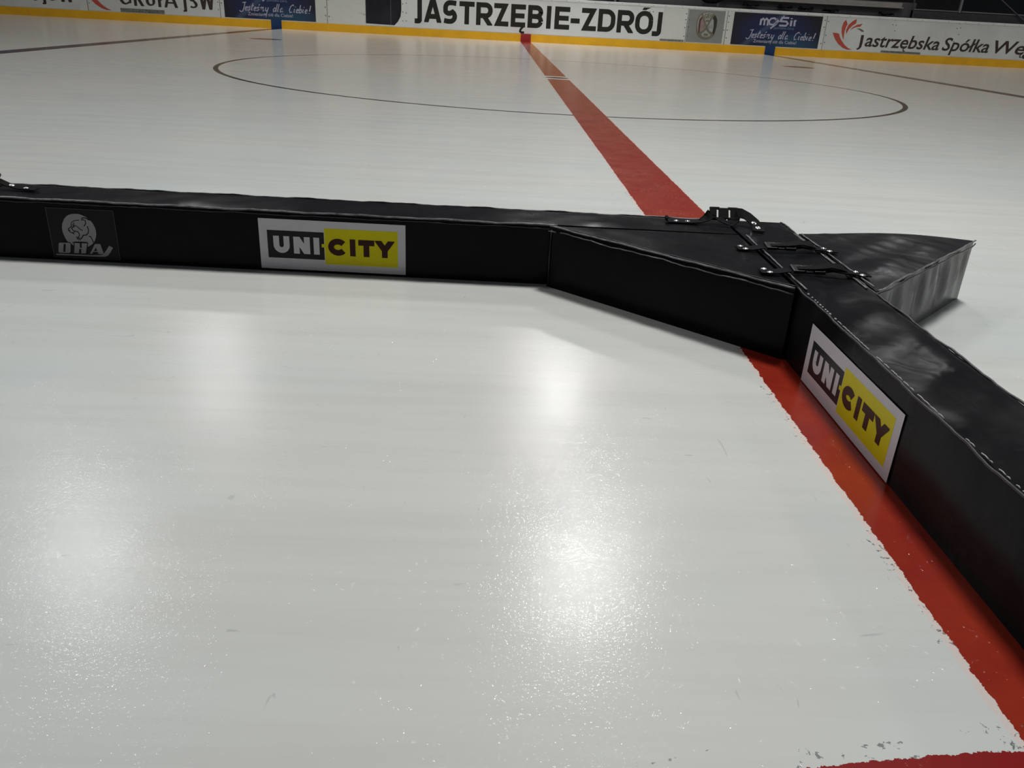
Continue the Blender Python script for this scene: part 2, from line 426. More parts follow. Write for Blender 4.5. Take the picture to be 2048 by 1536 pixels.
# --- town-name banner
e = board_banner('advertising_banner', -4.66, 3.98, .225, 1.105, M_sheet, 'long white board banner reading JASTRZĘBIE-ZDRÓJ in black capitals')
def c3(a, b): return on_y(800+a/3.4133, b/3.4133, YB)
town = [('J', 100, 150, -16, 162), ('A', 165, 283, 3, 158), ('S', 295, 390, 6, 165), ('T', 405, 508, 12, 172), ('R', 520, 632, 20, 182), ('Z', 641, 742, 28, 188),
        ('E', 757, 857, 37, 193), ('B', 872, 978, 44, 203), ('I', 997, 1033, 51, 208), ('E', 1055, 1158, 56, 214), ('-', 1165, 1227, 56, 218), ('Z', 1238, 1342, 58, 213),
        ('D', 1352, 1470, 62, 221), ('R', 1482, 1597, 68, 226), ('O', 1605, 1727, 76, 236), ('J', 1725, 1787, 82, 250)]
T_TOP, T_BOT = .990, .385
items = []
for ch, a, b, t0, t1 in town:
    xa = c3(a, (t0+t1)/2)[0]; xb = c3(b, (t0+t1)/2)[0]
    lo = T_BOT; hi = T_TOP
    if ch == 'J': lo -= .045
    if ch == 'I': xa, xb = (xa+xb)/2-.066, (xa+xb)/2+.066
    if ch in 'SO': lo -= .010; hi += .010
    items.append((ch, xa, xb, lo, hi))
polys = letters(items, .132)
xe = items[6][2]
polys += stroke([(xe-.06, T_BOT+.02), (xe-.13, T_BOT-.06), (xe-.14, T_BOT-.11), (xe-.10, T_BOT-.135), (xe-.02, T_BOT-.135)], .06)
xo = (items[14][1]+items[14][2])/2
polys += [[(xo-.09, T_TOP+.030), (xo-.05, T_TOP+.100), (xo+.17, T_TOP+.100), (xo+.06, T_TOP+.055), (xo+.02, T_TOP+.030)]]
layer('lettering', FB, polys, .006, M_char, e, .0008)
# --- black emblem at the left end of the town banner
em = board_banner('emblem_panel', -4.67, -3.66, .262, 1.108, plain('panel_black', (.018, .017, .02), .28, var=.4, vscale=5), 'black glossy panel with a rounded right edge beside the long town banner')
bpy.data.objects.remove(em.children[0])
blk = plain('panel_black_gloss', (.014, .013, .018), .3, var=.5, vscale=3, bumps=.2, bscale=6)
layer('panel', FB, [[(-4.67, .27), (-3.84, .258), (-3.74, .36), (-3.665, .50), (-3.64, .66), (-3.64, .9), (-3.66, 1.105), (-4.67, 1.105)]], .0055, blk, em, .0015)
layer('light_stripe', FB, [rect(-3.955, -3.938, .27, 1.10)], .0075, plain('stripe_grey', (.09, .09, .10), .4), em, .0005)
# --- company banners with the petal logo
petals = [[(125, 328), (160, 330), (190, 337), (198, 370), (215, 405), (245, 450), (280, 482), (318, 499), (270, 499), (225, 480), (180, 440), (148, 390)],
          [(262, 199), (277, 240), (262, 270), (248, 310), (240, 350), (236, 402), (222, 365), (215, 320), (218, 275), (236, 225)],
          [(370, 189), (362, 236), (325, 258), (290, 293), (260, 345), (262, 300), (285, 250), (325, 215)],
          [(428, 237), (404, 268), (365, 272), (330, 285), (298, 309), (325, 275), (370, 250)]]
leaf = [(364, 288), (400, 287), (428, 300), (443, 319), (415, 318), (395, 300)]
def c5(a, b): return on_y(1640+a/5.0196, b/5.0196, YB)
def petal_logo(e, dx):
    lg = layer('logo', FB, [[(c5(*q)[0]+dx, c5(*q)[1]) for q in P] for P in petals], .006, M_coral, e, .0008); lg['label'] = 'coral petal logo'
    layer('logo_leaf', FB, [[(c5(*q)[0]+dx, c5(*q)[1]) for q in leaf]], .006, M_dbrown, lg, .0008)
e = board_banner('advertising_banner', 8.84, 17.4, .222, 1.105, M_sheetL, 'white board banner with coral petals and dark slanted Jastrzębska Spółka lettering')
petal_logo(e, 0)
tx0 = c5(372, 480)[0]
w1 = c5(1187, 500)[0]; s0 = c5(1218, 500)[0]; s1 = c5(1692, 500)[0]; v0 = c5(1735, 500)[0]
base = .375
xa, zh = c5(440, 480)[0], base+.36
def fit_text(body, x0, x1, tail=''):
    """text fitted between x0 and x1, each ę drawn as e with a pen-stroke hook"""
    plain_ = body.replace('ę', 'e'); P = text_polys(plain_, x0, x1, base, zh, shear=.20, offset=.016)
    full = raw_width(plain_)
    for i, c in enumerate(body):
        if c == 'ę':
            xe = x0+(x1-x0)*raw_width(plain_[:i+1])/full
            P += stroke([(xe-.075, base+.015), (xe-.115, base-.035), (xe-.105, base-.075), (xe-.05, base-.080)], .035, .6, .3)
    return P
flat_layer('lettering', FB, fit_text('Spółka', s0, s1), .0068, M_brown, e); flat_layer('lettering', FB, fit_text('Węglowa', v0, v0+2.55), .0068, M_brown, e)
P = fit_text('astrzębska', xa, w1)
P += stroke([c5(428, 352), c5(412, 430), c5(402, 468), c5(388, 486), c5(366, 494)], .085, .45, .2)
flat_layer('lettering', FB, P, .0068, M_brown, e)
def grupa(dx, label):
    e = board_banner('advertising_banner', -12.60+dx, -8.86+dx, .222, 1.105, M_sheetL, label)
    petal_logo(e, -21.66+dx)
    cap = .47; b0 = .405
    W_ = [('G', -11.74, -11.30), ('R', -11.20, -10.83), ('U', -10.72, -10.34), ('P', -10.22, -9.90), ('A', -9.90, -9.46), ('J', -9.24, -9.01+.06), ('S', -9.1, -8.8), ('W', -8.7, -8.0)]
    seq = [('G', 240, 265), ('R', 269, 289), ('U', 293, 312), ('P', 317, 331), ('A', 329, 356), ('J', 366, 374), ('S', 380, 396), ('W', 399, 430)]
    it = []
    for ch, a, b in seq:
        xa = on_y(a, 12, YB)[0]+dx; xb = on_y(b, 14, YB)[0]+dx
        it.append((ch, xa, xb, b0-(.11 if ch == 'J' else 0), b0+cap))
    layer('lettering', FB, letters(it, .085, .42, .25), .006, M_brown, e, .0008)
grupa(0, 'white board banner reading GRUPA JSW between petal logo and dark blue banner')
grupa(-3.985, 'white board banner reading GRUPA JSW at the far end, cut by the photo edge')
# --- blue banners
def blue_mat():
    m, T, B = new_mat('banner_blue'); tc = T.nodes.new('ShaderNodeTexCoord'); sp = T.nodes.new('ShaderNodeSeparateXYZ'); T.links.new(tc.outputs['Object'], sp.inputs[0])
    x, z = X(T, sp.outputs[0]), X(T, sp.outputs[2])
    lx = x-x.gt(0)*7.363+x.lt(0)*7.422                       # across each banner, from its middle
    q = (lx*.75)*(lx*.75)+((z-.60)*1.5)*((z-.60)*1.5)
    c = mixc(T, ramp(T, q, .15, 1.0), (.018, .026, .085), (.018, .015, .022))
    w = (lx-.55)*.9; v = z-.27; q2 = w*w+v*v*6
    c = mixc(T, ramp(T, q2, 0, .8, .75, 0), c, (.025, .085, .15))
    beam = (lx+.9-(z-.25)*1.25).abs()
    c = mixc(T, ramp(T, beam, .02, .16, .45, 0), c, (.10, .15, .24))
    T.links.new(c, B.inputs['Base Color']); B.inputs['Roughness'].default_value = .35
    return m
M_blue = blue_mat(); M_lit = plain('letter_white', (.48, .46, .56), .4, var=.05); M_pale = plain('letter_pale_blue', (.20, .27, .38), .4, var=.1)
def mosir(dx, label):
    e = board_banner('advertising_banner', 6.055+dx, 8.67+dx, .235, 1.105, M_blue, label)
    def c4(a, b): u, v = on_y(1340+a/5.689, b/5.689, YB); return (u+dx, v)
    P = []
    # m O S i r
    def C(seq, w, **k): return stroke([c4(*q) for q in seq], w, **k)
    P += C([(1026, 285), (1040, 212)], .055)+C([(1036, 232), (1060, 212), (1078, 228), (1068, 288)], .05)+C([(1074, 232), (1100, 212), (1117, 230), (1106, 291)], .05)
    P += C([(1215, 232), (1190, 206), (1150, 212), (1128, 240), (1132, 275), (1170, 282), (1205, 262), (1218, 225), (1232, 240), (1205, 275), (1140, 325)], .045)
    P += C([(1355, 205), (1275, 203), (1256, 240), (1325, 246), (1340, 270), (1318, 294), (1240, 290)], .05)+C([(1300, 178), (1262, 240)], .028)
    P += C([(1382, 232), (1372, 298)], .06)+C([(1386, 206), (1383, 218)], .06)+C([(1412, 300), (1420, 232)], .055)+C([(1418, 256), (1424, 238), (1438, 236)], .045)
    layer('logo', FB, P, .006, M_lit, e, .0008)
    xa, za = c4(1180, 330); xb, zb = c4(1405, 342)
    flat_layer('small_lettering', FB, text_polys('Jastrzębie-Zdrój', xa, xb, zb+.005), .0068, M_pale, e)
    # handwriting
    y0 = c4(1180, 440)[1]; S_ = []
    def hand(x0, strokes, w=.026, sx=1.0, hgt=.21):
        for st in strokes: S_.extend(stroke([(x0+(a*sx+.28*b)*hgt, y0+b*hgt) for a, b in st], w, .75, .4))
    x = c4(880, 440)[0]
    def loop_e(o): return [(o, .22), (o+.28, .30), (o+.24, .46), (o+.06, .44), (o, .2), (o+.1, .02), (o+.34, .06)]
    hand(x, [[(.30, 1.0), (.30, .3), (.22, -.12), (0, -.2), (-.25, -.05)], [(-.05, .95), (.45, 1.02)]])
    hand(x+.10, [loop_e(0)]); hand(x+.18, [[(.32, .40), (.14, .5), (.06, .38), (.26, .18), (.18, .01), (-.02, .06)]])
    hand(x+.27, [[(.12, .9), (.05, .1), (.25, .04)], [(-.05, .58), (.3, .62)]]); hand(x+.35, [loop_e(0)])
    hand(x+.43, [[(.32, .40), (.14, .5), (.06, .38), (.26, .18), (.18, .01), (-.02, .06)], [(.18, .66), (.30, .86)]])
    hand(x+.53, [[(0, .5), (0, 0), (.0, .35), (.16, .5), (.2, .0), (.2, .35), (.36, .5), (.42, 0), (.56, .1)]])
    hand(x+.68, [[(0, .5), (0, .15), (.14, .02), (.3, .2)], [(.33, .5), (.28, -.2), (.1, -.45), (-.05, -.3)]])
    flat_layer('script_word', FB, list(S_), .0069, M_lit, e); S_.clear()
    hand(x+.90, [[(.36, .4), (.16, .5), (0, .25), (.1, .0), (.3, .12), (.38, .45)], [(.42, 1.0), (.38, .05), (.50, .03)]])
    hand(x+1.035, [[(.02, 1.0), (-.02, .1), (.12, .01)]])
    hand(x+1.10, [[(.34, .4), (.16, .5), (0, .25), (.1, .0), (.3, .15), (.34, .5), (.34, .05), (.46, .06)]])
    flat_layer('script_word', FB, list(S_), .0069, M_lit, e); S_.clear()
    hand(x+1.36, [[(.5, .85), (.35, 1.0), (.08, .75), (0, .35), (.15, .0), (.42, .08)]])
    hand(x+1.50, [[(0, .5), (0, .1), (.12, .02)], [(.04, .72), (.05, .80)]]); hand(x+1.56, [loop_e(0)])
    hand(x+1.65, [[(0, 1.0), (0, .05), (.2, .0), (.3, .25), (.2, .48), (.02, .35)]]); hand(x+1.75, [[(0, .5), (0, .1), (.12, .02)], [(.04, .72), (.05, .80)]])
    hand(x+1.81, [loop_e(0)]); hand(x+1.94, [[(0, 1.0), (0, .28)], [(0, .08), (0, .0)]], w=.032)
    flat_layer('script_word', FB, S_, .0069, M_lit, e)
    xa, za = c4(940, 498); xb, zb = c4(1432, 505)
    word_layers('slogan_word', FB, 'Zmieniamy się dla Ciebie!', xa, xb, zb-.004, .0068, M_lit, e, .006)
mosir(0, 'dark blue board banner with white script beside the grey crest panel')
mosir(-14.785, 'dark blue board banner with white script next to GRUPA JSW')
# --- club crest panel
e = board_banner('crest_panel', 4.72, 5.79, .235, 1.105, plain('panel_grey', (.27, .27, .25), .4, var=.08, vscale=4), 'grey square panel with an oval crossed-sticks hockey crest')
def cr(a, b): return on_y(1360+a/18.073, 10+b/18.073, YB)
def crp(L): return [cr(*q) for q in L]
oval = [(1020, 240), (1180, 270), (1290, 370), (1350, 540), (1320, 760), (1270, 960), (1210, 1110), (1160, 1170), (1050, 1245), (900, 1265), (760, 1230), (650, 1150), (590, 1040), (570, 900), (590, 720), (620, 540), (680, 400), (800, 290), (900, 250)]
M_cr = plain('crest_cream', (.36, .35, .29), .45); M_ol = plain('crest_olive', (.17, .155, .115), .45); M_bk = plain('crest_black', (.035, .033, .025), .45)
M_mr = plain('crest_maroon', (.09, .035, .03), .45); M_pk = plain('crest_pink', (.33, .22, .21), .45); M_gw = plain('crest_white', (.38, .38, .37), .45)
layer('crest', FB, [crp(oval)], .0055, M_ol, e, .0004)
def cl(name, L, mat, d): layer(name, FB, [crp(q) for q in L], d, mat, e, .0004)
cl('crest_field', [[(1020, 258), (1170, 285), (1215, 330), (1160, 480), (1040, 690), (1000, 760), (920, 660), (840, 480), (800, 330), (890, 275)],
                   [(640, 980), (620, 760), (650, 560), (710, 420), (780, 340), (800, 400), (720, 520), (690, 700), (660, 980)],
                   [(760, 1050), (930, 900), (1100, 1080), (1080, 1130), (930, 1160), (790, 1130)]], M_cr, .0062)
cl('crest_red_field', [[(800, 480), (830, 520), (920, 800), (830, 920), (715, 975), (725, 780), (745, 600)]], M_pk, .0062)
cl('crest_white_field', [[(1180, 490), (1215, 560), (1205, 800), (1165, 990), (1060, 930), (1000, 800), (1080, 640)]], M_gw, .0062)
cl('crest_red_stripe', [[(780, 420), (800, 480), (745, 590), (720, 780), (700, 980), (655, 1030), (650, 980), (665, 760), (700, 540)]], M_mr, .0066)
cl('crest_black_stripe', [[(1230, 400), (1290, 390), (1345, 540), (1320, 760), (1265, 980), (1210, 1110), (1160, 1020), (1210, 820), (1225, 600), (1190, 470)]], M_bk, .0066)
P = []
for st, w in (([(800, 330), (930, 740), (1000, 930), (1060, 1010), (1200, 1070)], .045), ([(1215, 340), (960, 800), (880, 920), (790, 990), (650, 1050)], .045)):
    P += stroke(crp(st), w)
layer('crest_stick', FB, P, .0070, M_ol, e, .0004)
gx0, gz0 = cr(870, 490); gx1, gz1 = cr(1150, 330)
P = letters([('G', gx0, gx0+.080, gz0, gz0+.125), ('K', gx0+.087, gx0+.155, gz0+.015, gz0+.14), ('S', gx0+.162, gx0+.235, gz0, gz0+.125)], .024)
ya, yb = cr(920, 605), cr(1060, 605)
layer('crest_bar', FB, [rect(ya[0], yb[0], ya[1], ya[1]+.05)], .0072, M_ol, e, .0004); layer('crest_puck', FB, [rect(cr(850, 1110)[0], cr(1000, 1110)[0], cr(900, 1120)[1], cr(900, 1030)[1])], .0072, M_ol, e, .0004)
layer('crest_lettering', FB, P, .0072, M_ol, e, .0004)
M_yr = plain('year_mauve', (.20, .15, .15), .5)
flat_layer('crest_year', FB, text_polys('19', cr(745, 835)[0], cr(875, 835)[0], cr(800, 840)[1]), .0072, M_yr, e)
flat_layer('crest_year', FB, text_polys('63', cr(1020, 835)[0], cr(1160, 835)[0], cr(1090, 845)[1]), .0072, M_yr, e)

# ------------------------------------------------------------------ behind the far boards
M_hall = plain('hall_dark', (.010, .010, .013), .8, var=.4, vscale=.6)
M_navy = plain('hall_navy', (.008, .008, .022), .7, var=.3)
M_dk = plain('bench_wall_dark', (.085, .082, .086), .6, var=.15, vscale=2)
M_ledge = plain('ledge_grey', (.26, .245, .225), .5, var=.12, vscale=3)
M_al = plain('aluminium', (.30, .30, .31), .35, metal=.7)
wb = MB().box(-34, 34, 19, 19.2, 0, 5).build('wall_stand', M_hall); tag(wb, kind='structure')
fl = MB().box(-34, 34, YB+.15, 19, -.1, .02).build('floor_walkway', M_hall); tag(fl, kind='structure')
bw = empty('bench_box', (6.9, 14.75, .02)); tag(bw, 'dark bench wall with a pale grey ledge along its top behind the boards', 'bench')
bpy.context.view_layer.update()
MB().box(2.75, 11.7, 14.70, 14.80, .02, 1.62).build('back_panel', M_dk, bw)
MB().box(5.75, 11.25, 14.52, 14.705, 1.445, 1.475).build('ledge', M_ledge, bw, bevel=.004)
MB().box(5.75, 11.25, 14.66, 14.70, 1.475, 1.60).build('ledge_back', M_ledge, bw)
MB().box(-6, 2.60, 14.70, 14.80, .02, 1.75).build('gate_panel', M_navy, bw)
MB().box(2.60, 2.66, 14.66, 14.72, .02, 1.9).build('post', M_al, bw)
# rope bundles hanging under the ledge
M_rope = plain('strap_black', (.006, .006, .007), .8, spec=.1)
places = ['nearest the black bag', 'second from the black bag', 'third from the black bag', 'fourth from the black bag', 'at the dark right end of the ledge']
spots = [on_y(1500, 10, 14.6), on_y(1571, 14, 14.6), on_y(1612, 17.5, 14.6), on_y(1660, 21, 14.6), on_y(1770, 28, 14.6)]
for i, (px, pz) in enumerate(spots):
    rnd = random.Random(i*5+2); mb = MB()
    for k in range(5):
        pts = []
        ph = rnd.uniform(0, 6)
        for j in range(15):
            a = j/14; pts.append((px+(a-.5)*.42+.03*math.sin(ph+9*a), 14.56+.05*math.sin(ph*2+7*a)+.02*k-.04, pz+.018*math.sin(11*a+ph)+.05*(2*a-1)**2*(1 if k % 2 else .3)-.01))
        mb.tube(pts, .016, 6)
    o = mb.build('strap_bundle', M_rope, smooth=True); tag(o, 'tangled black strap bundle under the grey ledge, '+places[i], 'strap', 'strap bundles under the ledge')
bx, bz = on_y(1420, 4, 14.5)
mb = MB(); mb.lathe([(.10, 0), (.20, .02), (.30, .08), (.34, .17), (.33, .30), (.26, .40), (.12, .44)], 24, Matrix.Translation((bx, 14.35, bz-.04)) @ Matrix.Diagonal((1, .6, 1, 1)))
o = mb.build('equipment_bag', M_rope, smooth=True); tag(o, 'round black bag hanging behind the boards above the crest panel', 'bag')
mb = MB(); mb.tube([(bx+.20, 14.33, bz-.10), (bx+.20, 14.33, bz+.03)], .012); mb.build('toggle', M_al, o)
mb = MB(); mb.tube([(bx, 14.35, bz+.38), (bx, 14.45, bz+.8), (bx, 14.66, bz+.9)], .015); mb.build('hanging_cord', M_rope, o)
# glazed screens at the right
M_glass, Tg, Bg = new_mat('screen_glass'); Bg.inputs['Transmission Weight'].default_value = 1; Bg.inputs['Roughness'].default_value = .02; Bg.inputs['IOR'].default_value = 1.1; Bg.inputs['Base Color'].default_value = (.8, .85, .85, 1)
gs = empty('glass_screen', (13.0, 14.6, .02)); tag(gs, 'glazed screen in thin metal frame behind the boards at the right', 'screen'); bpy.context.view_layer.update()
MB().box(11.55, 18.5, 14.60, 14.66, .02, 1.42).build('lower_panel', plain('screen_lower', (.06, .057, .062), .5, var=.2), gs)
MB().box(11.6, 12.95, 14.57, 14.62, 1.435, 1.462).build('rail', M_al, gs)
MB().box(13.05, 18.5, 14.57, 14.62, 1.435, 1.465).build('rail', M_al, gs)
MB().box(12.96, 13.02, 14.56, 14.63, 1.42, 3.0).build('post', M_al, gs)
MB().box(11.55, 11.59, 14.60, 14.63, 1.2, 2.0).build('post', plain('post_dark', (.05, .05, .05), .5), gs)
MB().box(13.04, 18.5, 14.60, 14.606, 1.465, 3.0).build('pane', M_glass, gs)
MB().tube([(15.3, 14.54, 1.10), (12.3, 14.54, 2.98)], .018).build('brace', plain('brace_grey', (.06, .06, .06), .5), gs)

# ------------------------------------------------------------------ padded barriers
def vinyl(name, tint=(.0075, .0070, .0082), wr=.06, rough=.20, smear=0, spec=.06):
    m, T, B = new_mat(name); co = coords(T)
    f = noise(T, co, 5, 4, .6)
    c = mixc(T, ramp(T, f, .3, .7), tuple(a*.8 for a in tint), tuple(a*1.25 for a in tint))
    if smear:  # pale noise smears mixed into the base colour
        d = ramp(T, noise(T, coords(T, (5, 2.2, 3)), 1.7, 5, .6, 1.6), .52, .72, 0, smear)*ramp(T, noise(T, co, 2.1, 2), .42, .58)
        c = mixc(T, d, c, (.20, .20, .215))
    T.links.new(c, B.inputs['Base Color'])
    T.links.new(ramp(T, noise(T, co, 7, 4, .6), .3, .7, rough-.04, rough+.10).k, B.inputs['Roughness'])
    B.inputs['Specular IOR Level'].default_value = spec
    n1 = noise(T, co, 260, 2, .5); n2 = noise(T, coords(T, (6, 6, 3)), 1.6, 2, .5, .8)
    nb = bump(T, n2, wr, .02); nb = bump(T, n1, .025, .0012, nb)
    T.links.new(nb, B.inputs['Normal'])
    return m
M_vin = vinyl('vinyl_black'); M_vin2 = vinyl('vinyl_black_creased', wr=.09, rough=.20, smear=.06, spec=.06)
M_vin3 = vinyl('vinyl_black_shiny', wr=.10, rough=.21, smear=0, spec=.24)
M_welt = plain('welt_grey', (.15, .147, .155), .30, var=.7, vscale=30)
M_weltd = plain('welt_black', (.030, .029, .032), .35, var=.5, vscale=30)
M_stitch = plain('stitch_pale', (.45, .45, .47), .45)
H = .20
def hash2(a, b): return math.sin(a*12.9898+b*78.233)*43758.5453 % 1
def wob(a, s=1.): return math.sin(a*7.3*s+.4)+.6*math.sin(a*17.1*s+1.3)+.35*math.sin(a*41*s+2.1)
def pad(name, P, mat, parent, h=H, bulge=None, top_w=.0015, wall=None, seed=0.):
    """upholstered block over a 3- or 4-cornered footprint P (counter-clockwise): soft walls, slightly uneven top"""
    P = [Vector((a, b)) for a, b in P]; n = len(P); vs = []; fs = []
    def grid(fn, nu, nv):
        b0 = len(vs)
        for j in range(nv+1):
            for i in range(nu+1): vs.append(Vector(fn(i/nu, j/nv)))
        for j in range(nv):
            for i in range(nu): k = b0+j*(nu+1)+i; fs.append((k, k+1, k+nu+2, k+nu+1))
    for s_ in range(n):
        a, b = P[s_], P[(s_+1) % n]; L = (b-a).length; nrm = Vector((b.y-a.y, a.x-b.x)).normalized()
        bg = (bulge or {}).get(s_, .004); wf_ = (wall or {}).get(s_)
        def fn(u, v, a=a, b=b, nrm=nrm, bg=bg, wf_=wf_, L=L):
            p = a.lerp(b, u); env = math.sin(PI*v)**.7*min(1, 8*u, 8*(1-u))
            d = bg*env+(.0006*wob(u*L*2+seed, 1)*env)
            if wf_: d += wf_(u, v)*env
            rr = .006
            zz = v*h
            if v > .97: d -= (v-.97)/.03*rr*min(1, 40*u, 40*(1-u))*0
            return (p.x+nrm.x*d, p.y+nrm.y*d, zz)
        grid(fn, max(6, int(L/.02)), 16)
    Q = P if n == 4 else [P[0], P[1], P[2], P[2]]
    L1 = max((Q[1]-Q[0]).length, (Q[2]-Q[3]).length); L2 = max((Q[3]-Q[0]).length, (Q[2]-Q[1]).length)
    def ft(u, v):
        p = Q[0].lerp(Q[1], u).lerp(Q[3].lerp(Q[2], u), v)
        env = min(1, 12*u*(1-u))*min(1, 12*v*(1-v)) if n == 4 else min(1, 8*v*(1-v))*min(1, 12*u*(1-u))
        return (p.x, p.y, h+env*(.002+top_w*(math.sin(p.x*19+p.y*7+seed)+.7*math.sin(p.x*31-p.y*37+seed*2)+.5*math.sin(p.x*67+p.y*53))))
    grid(ft, max(4, int(L1/.03)), max(4, int(L2/.03)))
    vs2 = vs+[Vector((q.x, q.y, 0)) for q in P]; k = len(vs); fs.append(tuple(k+i for i in range(n-1, -1, -1)))
    return mesh_obj(name, vs2, fs, mat, parent, smooth=False, weld=False)
def shade(o, ang=35):
    me = o.data; bm = bmesh.new(); bm.from_mesh(me); bmesh.ops.remove_doubles(bm, verts=bm.verts, dist=2e-4)
    bmesh.ops.dissolve_degenerate(bm, edges=bm.edges, dist=1e-5)
    bmesh.ops.recalc_face_normals(bm, faces=bm.faces)
    for e_ in bm.edges:
        e_.smooth = len(e_.link_faces) == 2 and e_.calc_face_angle(0) < math.radians(ang)
    for f in bm.faces: f.smooth = True
    bm.to_mesh(me); bm.free(); return o
def welt(name, parent, a, b, z, r, mat, amp=.0008, out=(0, 0), n=None, seed=0., gaps=False):
    a = Vector((a[0]+out[0], a[1]+out[1], z)); b = Vector((b[0]+out[0], b[1]+out[1], z)); L = (b-a).length
    n = n or max(8, int(L/.015)); mb = MB(); pts = []
    def flush():
        if len(pts) > 2: mb.tube(list(pts), r, 6)
        pts.clear()
    for i in range(n+1):
        u = i/n; p = a.lerp(b, u); w = wob(u*L*3+seed)
        pts.append(p+Vector((0, 0, amp*w))+Vector((b.y-a.y, a.x-b.x, 0)).normalized()*amp*wob(u*L*4+seed+3))
        if gaps and math.sin(u*L*95+seed)+.6*math.sin(u*L*41) > 1.45: flush()
    flush()
    return mb.build(name, mat, parent, smooth=True)

# UNI-CITY sticker drawn in its own box 0.473 x 0.165
M_stw = plain('sticker_white', (.62, .60, .64), .30, spec=.12, var=.03); M_std = plain('sticker_charcoal', (.020, .019, .022), .3, spec=.12)
M_sty = plain('sticker_yellow', (.70, .62, .006), .32, spec=.12, var=.04); M_stb = plain('sticker_brown', (.045, .014, .010), .35, spec=.12)
def sticker(F, kx, kz, parent):
    def R(x0, x1, z0, z1): return rect(x0*kx, x1*kx, z0*kz, z1*kz)
    s_ = layer('sticker', F, [R(0, .473, 0, .165)], .0004, M_stw, parent, .0006); s_['label'] = 'white UNI-CITY sticker'
    layer('dark_field', F, [R(.026, .209, .037, .128)], .0010, M_std, s_, .0003)
    layer('yellow_field', F, [R(.211, .448, .023, .142)], .0010, M_sty, s_, .0003)
    layer('dash', F, [R(.201, .215, .079, .090)], .0014, M_sty, s_, .0003)
    z0, z1, t = .054, .110, .0188
    it = [('U', .045, .097), ('N', .110, .163), ('I', .175, .1935)]
    sc = lambda L: [(c, a*kx, b*kx, z0*kz, z1*kz) for c, a, b in L]
    layer('white_letters', F, letters(sc(it), t*kx), .0015, M_stw, s_, .0003)
    it = [('C', .222, .285), ('I', .2925, .3105), ('T', .320, .372), ('Y', .374, .437)]
    layer('brown_letters', F, letters(sc(it), t*kx), .0015, M_stb, s_, .0003)
# ---- long barrier across the picture
YF0, YF1 = -9.385, -9.448      # its front face at x=-2.47 and x=-0.05
XL = -2.485
def front(x): return YF0+(x-(-2.47))/(2.42)*(YF1-YF0)
DY = .190
e = empty('foam_barrier', (-1.25, front(-1.25)+.1, 0)); tag(e, 'long black padded barrier with round lion badge and UNI-CITY sticker on its side', 'barrier', 'black padded barriers'); bpy.context.view_layer.update()
shade(pad('cover', [(XL, front(XL)), (-.060, front(-.052)), (-.060, front(-.052)+DY), (XL, front(XL)+DY)], M_vin, e, bulge={0: .0015, 2: .003}, seed=1.))
welt('seam_welt', e, (XL, front(XL)), (-.64, front(-.64)), H-.001, .0030, M_welt, .0010, (0, -.004))
welt('seam_welt', e, (XL, front(XL)), (-.64, front(-.64)), H-.012, .0018, M_weltd, .0010, (0, -.005), seed=2)
welt('seam_welt', e, (XL, front(XL)+DY), (-.060, front(-.052)+DY), H+.000, .0028, M_weltd, .0012, (0, .001), seed=4)
sl = (YF1-YF0)/2.42
UX = Vector((1, sl, 0)).normalized()
F1 = Frame((-1.599, front(-1.599)-.0030, .009), UX, (0, 0, 1))
sticker(F1, 1., 1., e)
# ---- OHA lion badge
def oh(a, b):
    x, z = on_y(100+a/13.353, 410+b/13.353, front(-2.17)-.0030); return (x+2.277, z-.010)
F2 = Frame((-2.277, front(-2.277)-.0030, .010), UX, (0, 0, 1))
M_bd = plain('badge_dark', (.010, .0075, .009), .30, spec=.14); M_bl = plain('badge_line', (.05, .045, .05), .35, spec=.3); M_bg = plain('badge_grey', (.30, .28, .30), .35, spec=.1)
bd = layer('badge', F2, [rect(0, .217, 0, .163)], .0003, M_bl, e, .0004); bd['label'] = 'square badge with grey lion head and OHA letters'
layer('badge_field', F2, [rect(.002, .215, .002, .161)], .0007, M_bd, bd, .0002)
disc = [(318, 620), (325, 500), (370, 380), (430, 305), (500, 260), (600, 238), (690, 235), (780, 242), (860, 270), (960, 315), (1050, 400), (1090, 420), (1140, 475), (1200, 575), (1235, 680), (1245, 770), (1235, 870), (1190, 985), (1160, 1020), (1100, 1070), (1018, 1112), (1000, 985), (870, 975), (640, 975), (635, 1080), (590, 1050), (545, 1005), (480, 985), (430, 920), (380, 830), (340, 730)]
layer('disc', F2, [[oh(*q) for q in disc]], .0010, M_bg, bd, .0003)
L = [([(570, 555), (570, 480), (610, 440), (680, 410), (780, 402)], 20), ([(845, 365), (880, 338), (940, 340), (1000, 372), (1060, 405)], 26), ([(830, 400), (900, 390), (950, 420), (960, 490), (930, 545), (905, 565)], 24),
     ([(650, 475), (620, 520), (620, 545), (690, 550), (750, 590), (800, 640), (880, 680)], 20), ([(625, 545), (650, 575), (620, 590), (590, 600)], 26), ([(590, 560), (520, 610), (485, 645), (500, 680), (560, 735), (620, 740), (680, 700)], 22),
     ([(600, 590), (585, 630), (620, 675), (680, 700), (740, 705), (785, 760), (790, 810), (760, 870), (735, 900), (770, 920), (830, 925)], 24), ([(495, 670), (520, 690), (530, 665)], 34), ([(600, 740), (660, 780)], 24),
     ([(700, 850), (760, 880), (840, 895), (870, 850), (900, 805), (980, 800), (1030, 740), (1035, 660), (1000, 560)], 26), ([(1040, 830), (1095, 840), (1130, 910), (1180, 1010)], 24)]
P = []
k = .163/ (1380.)
for st, w in L: P += stroke([oh(*q) for q in st], w*k)
layer('lion_lines', F2, P, .0014, M_bd, bd, .0002)
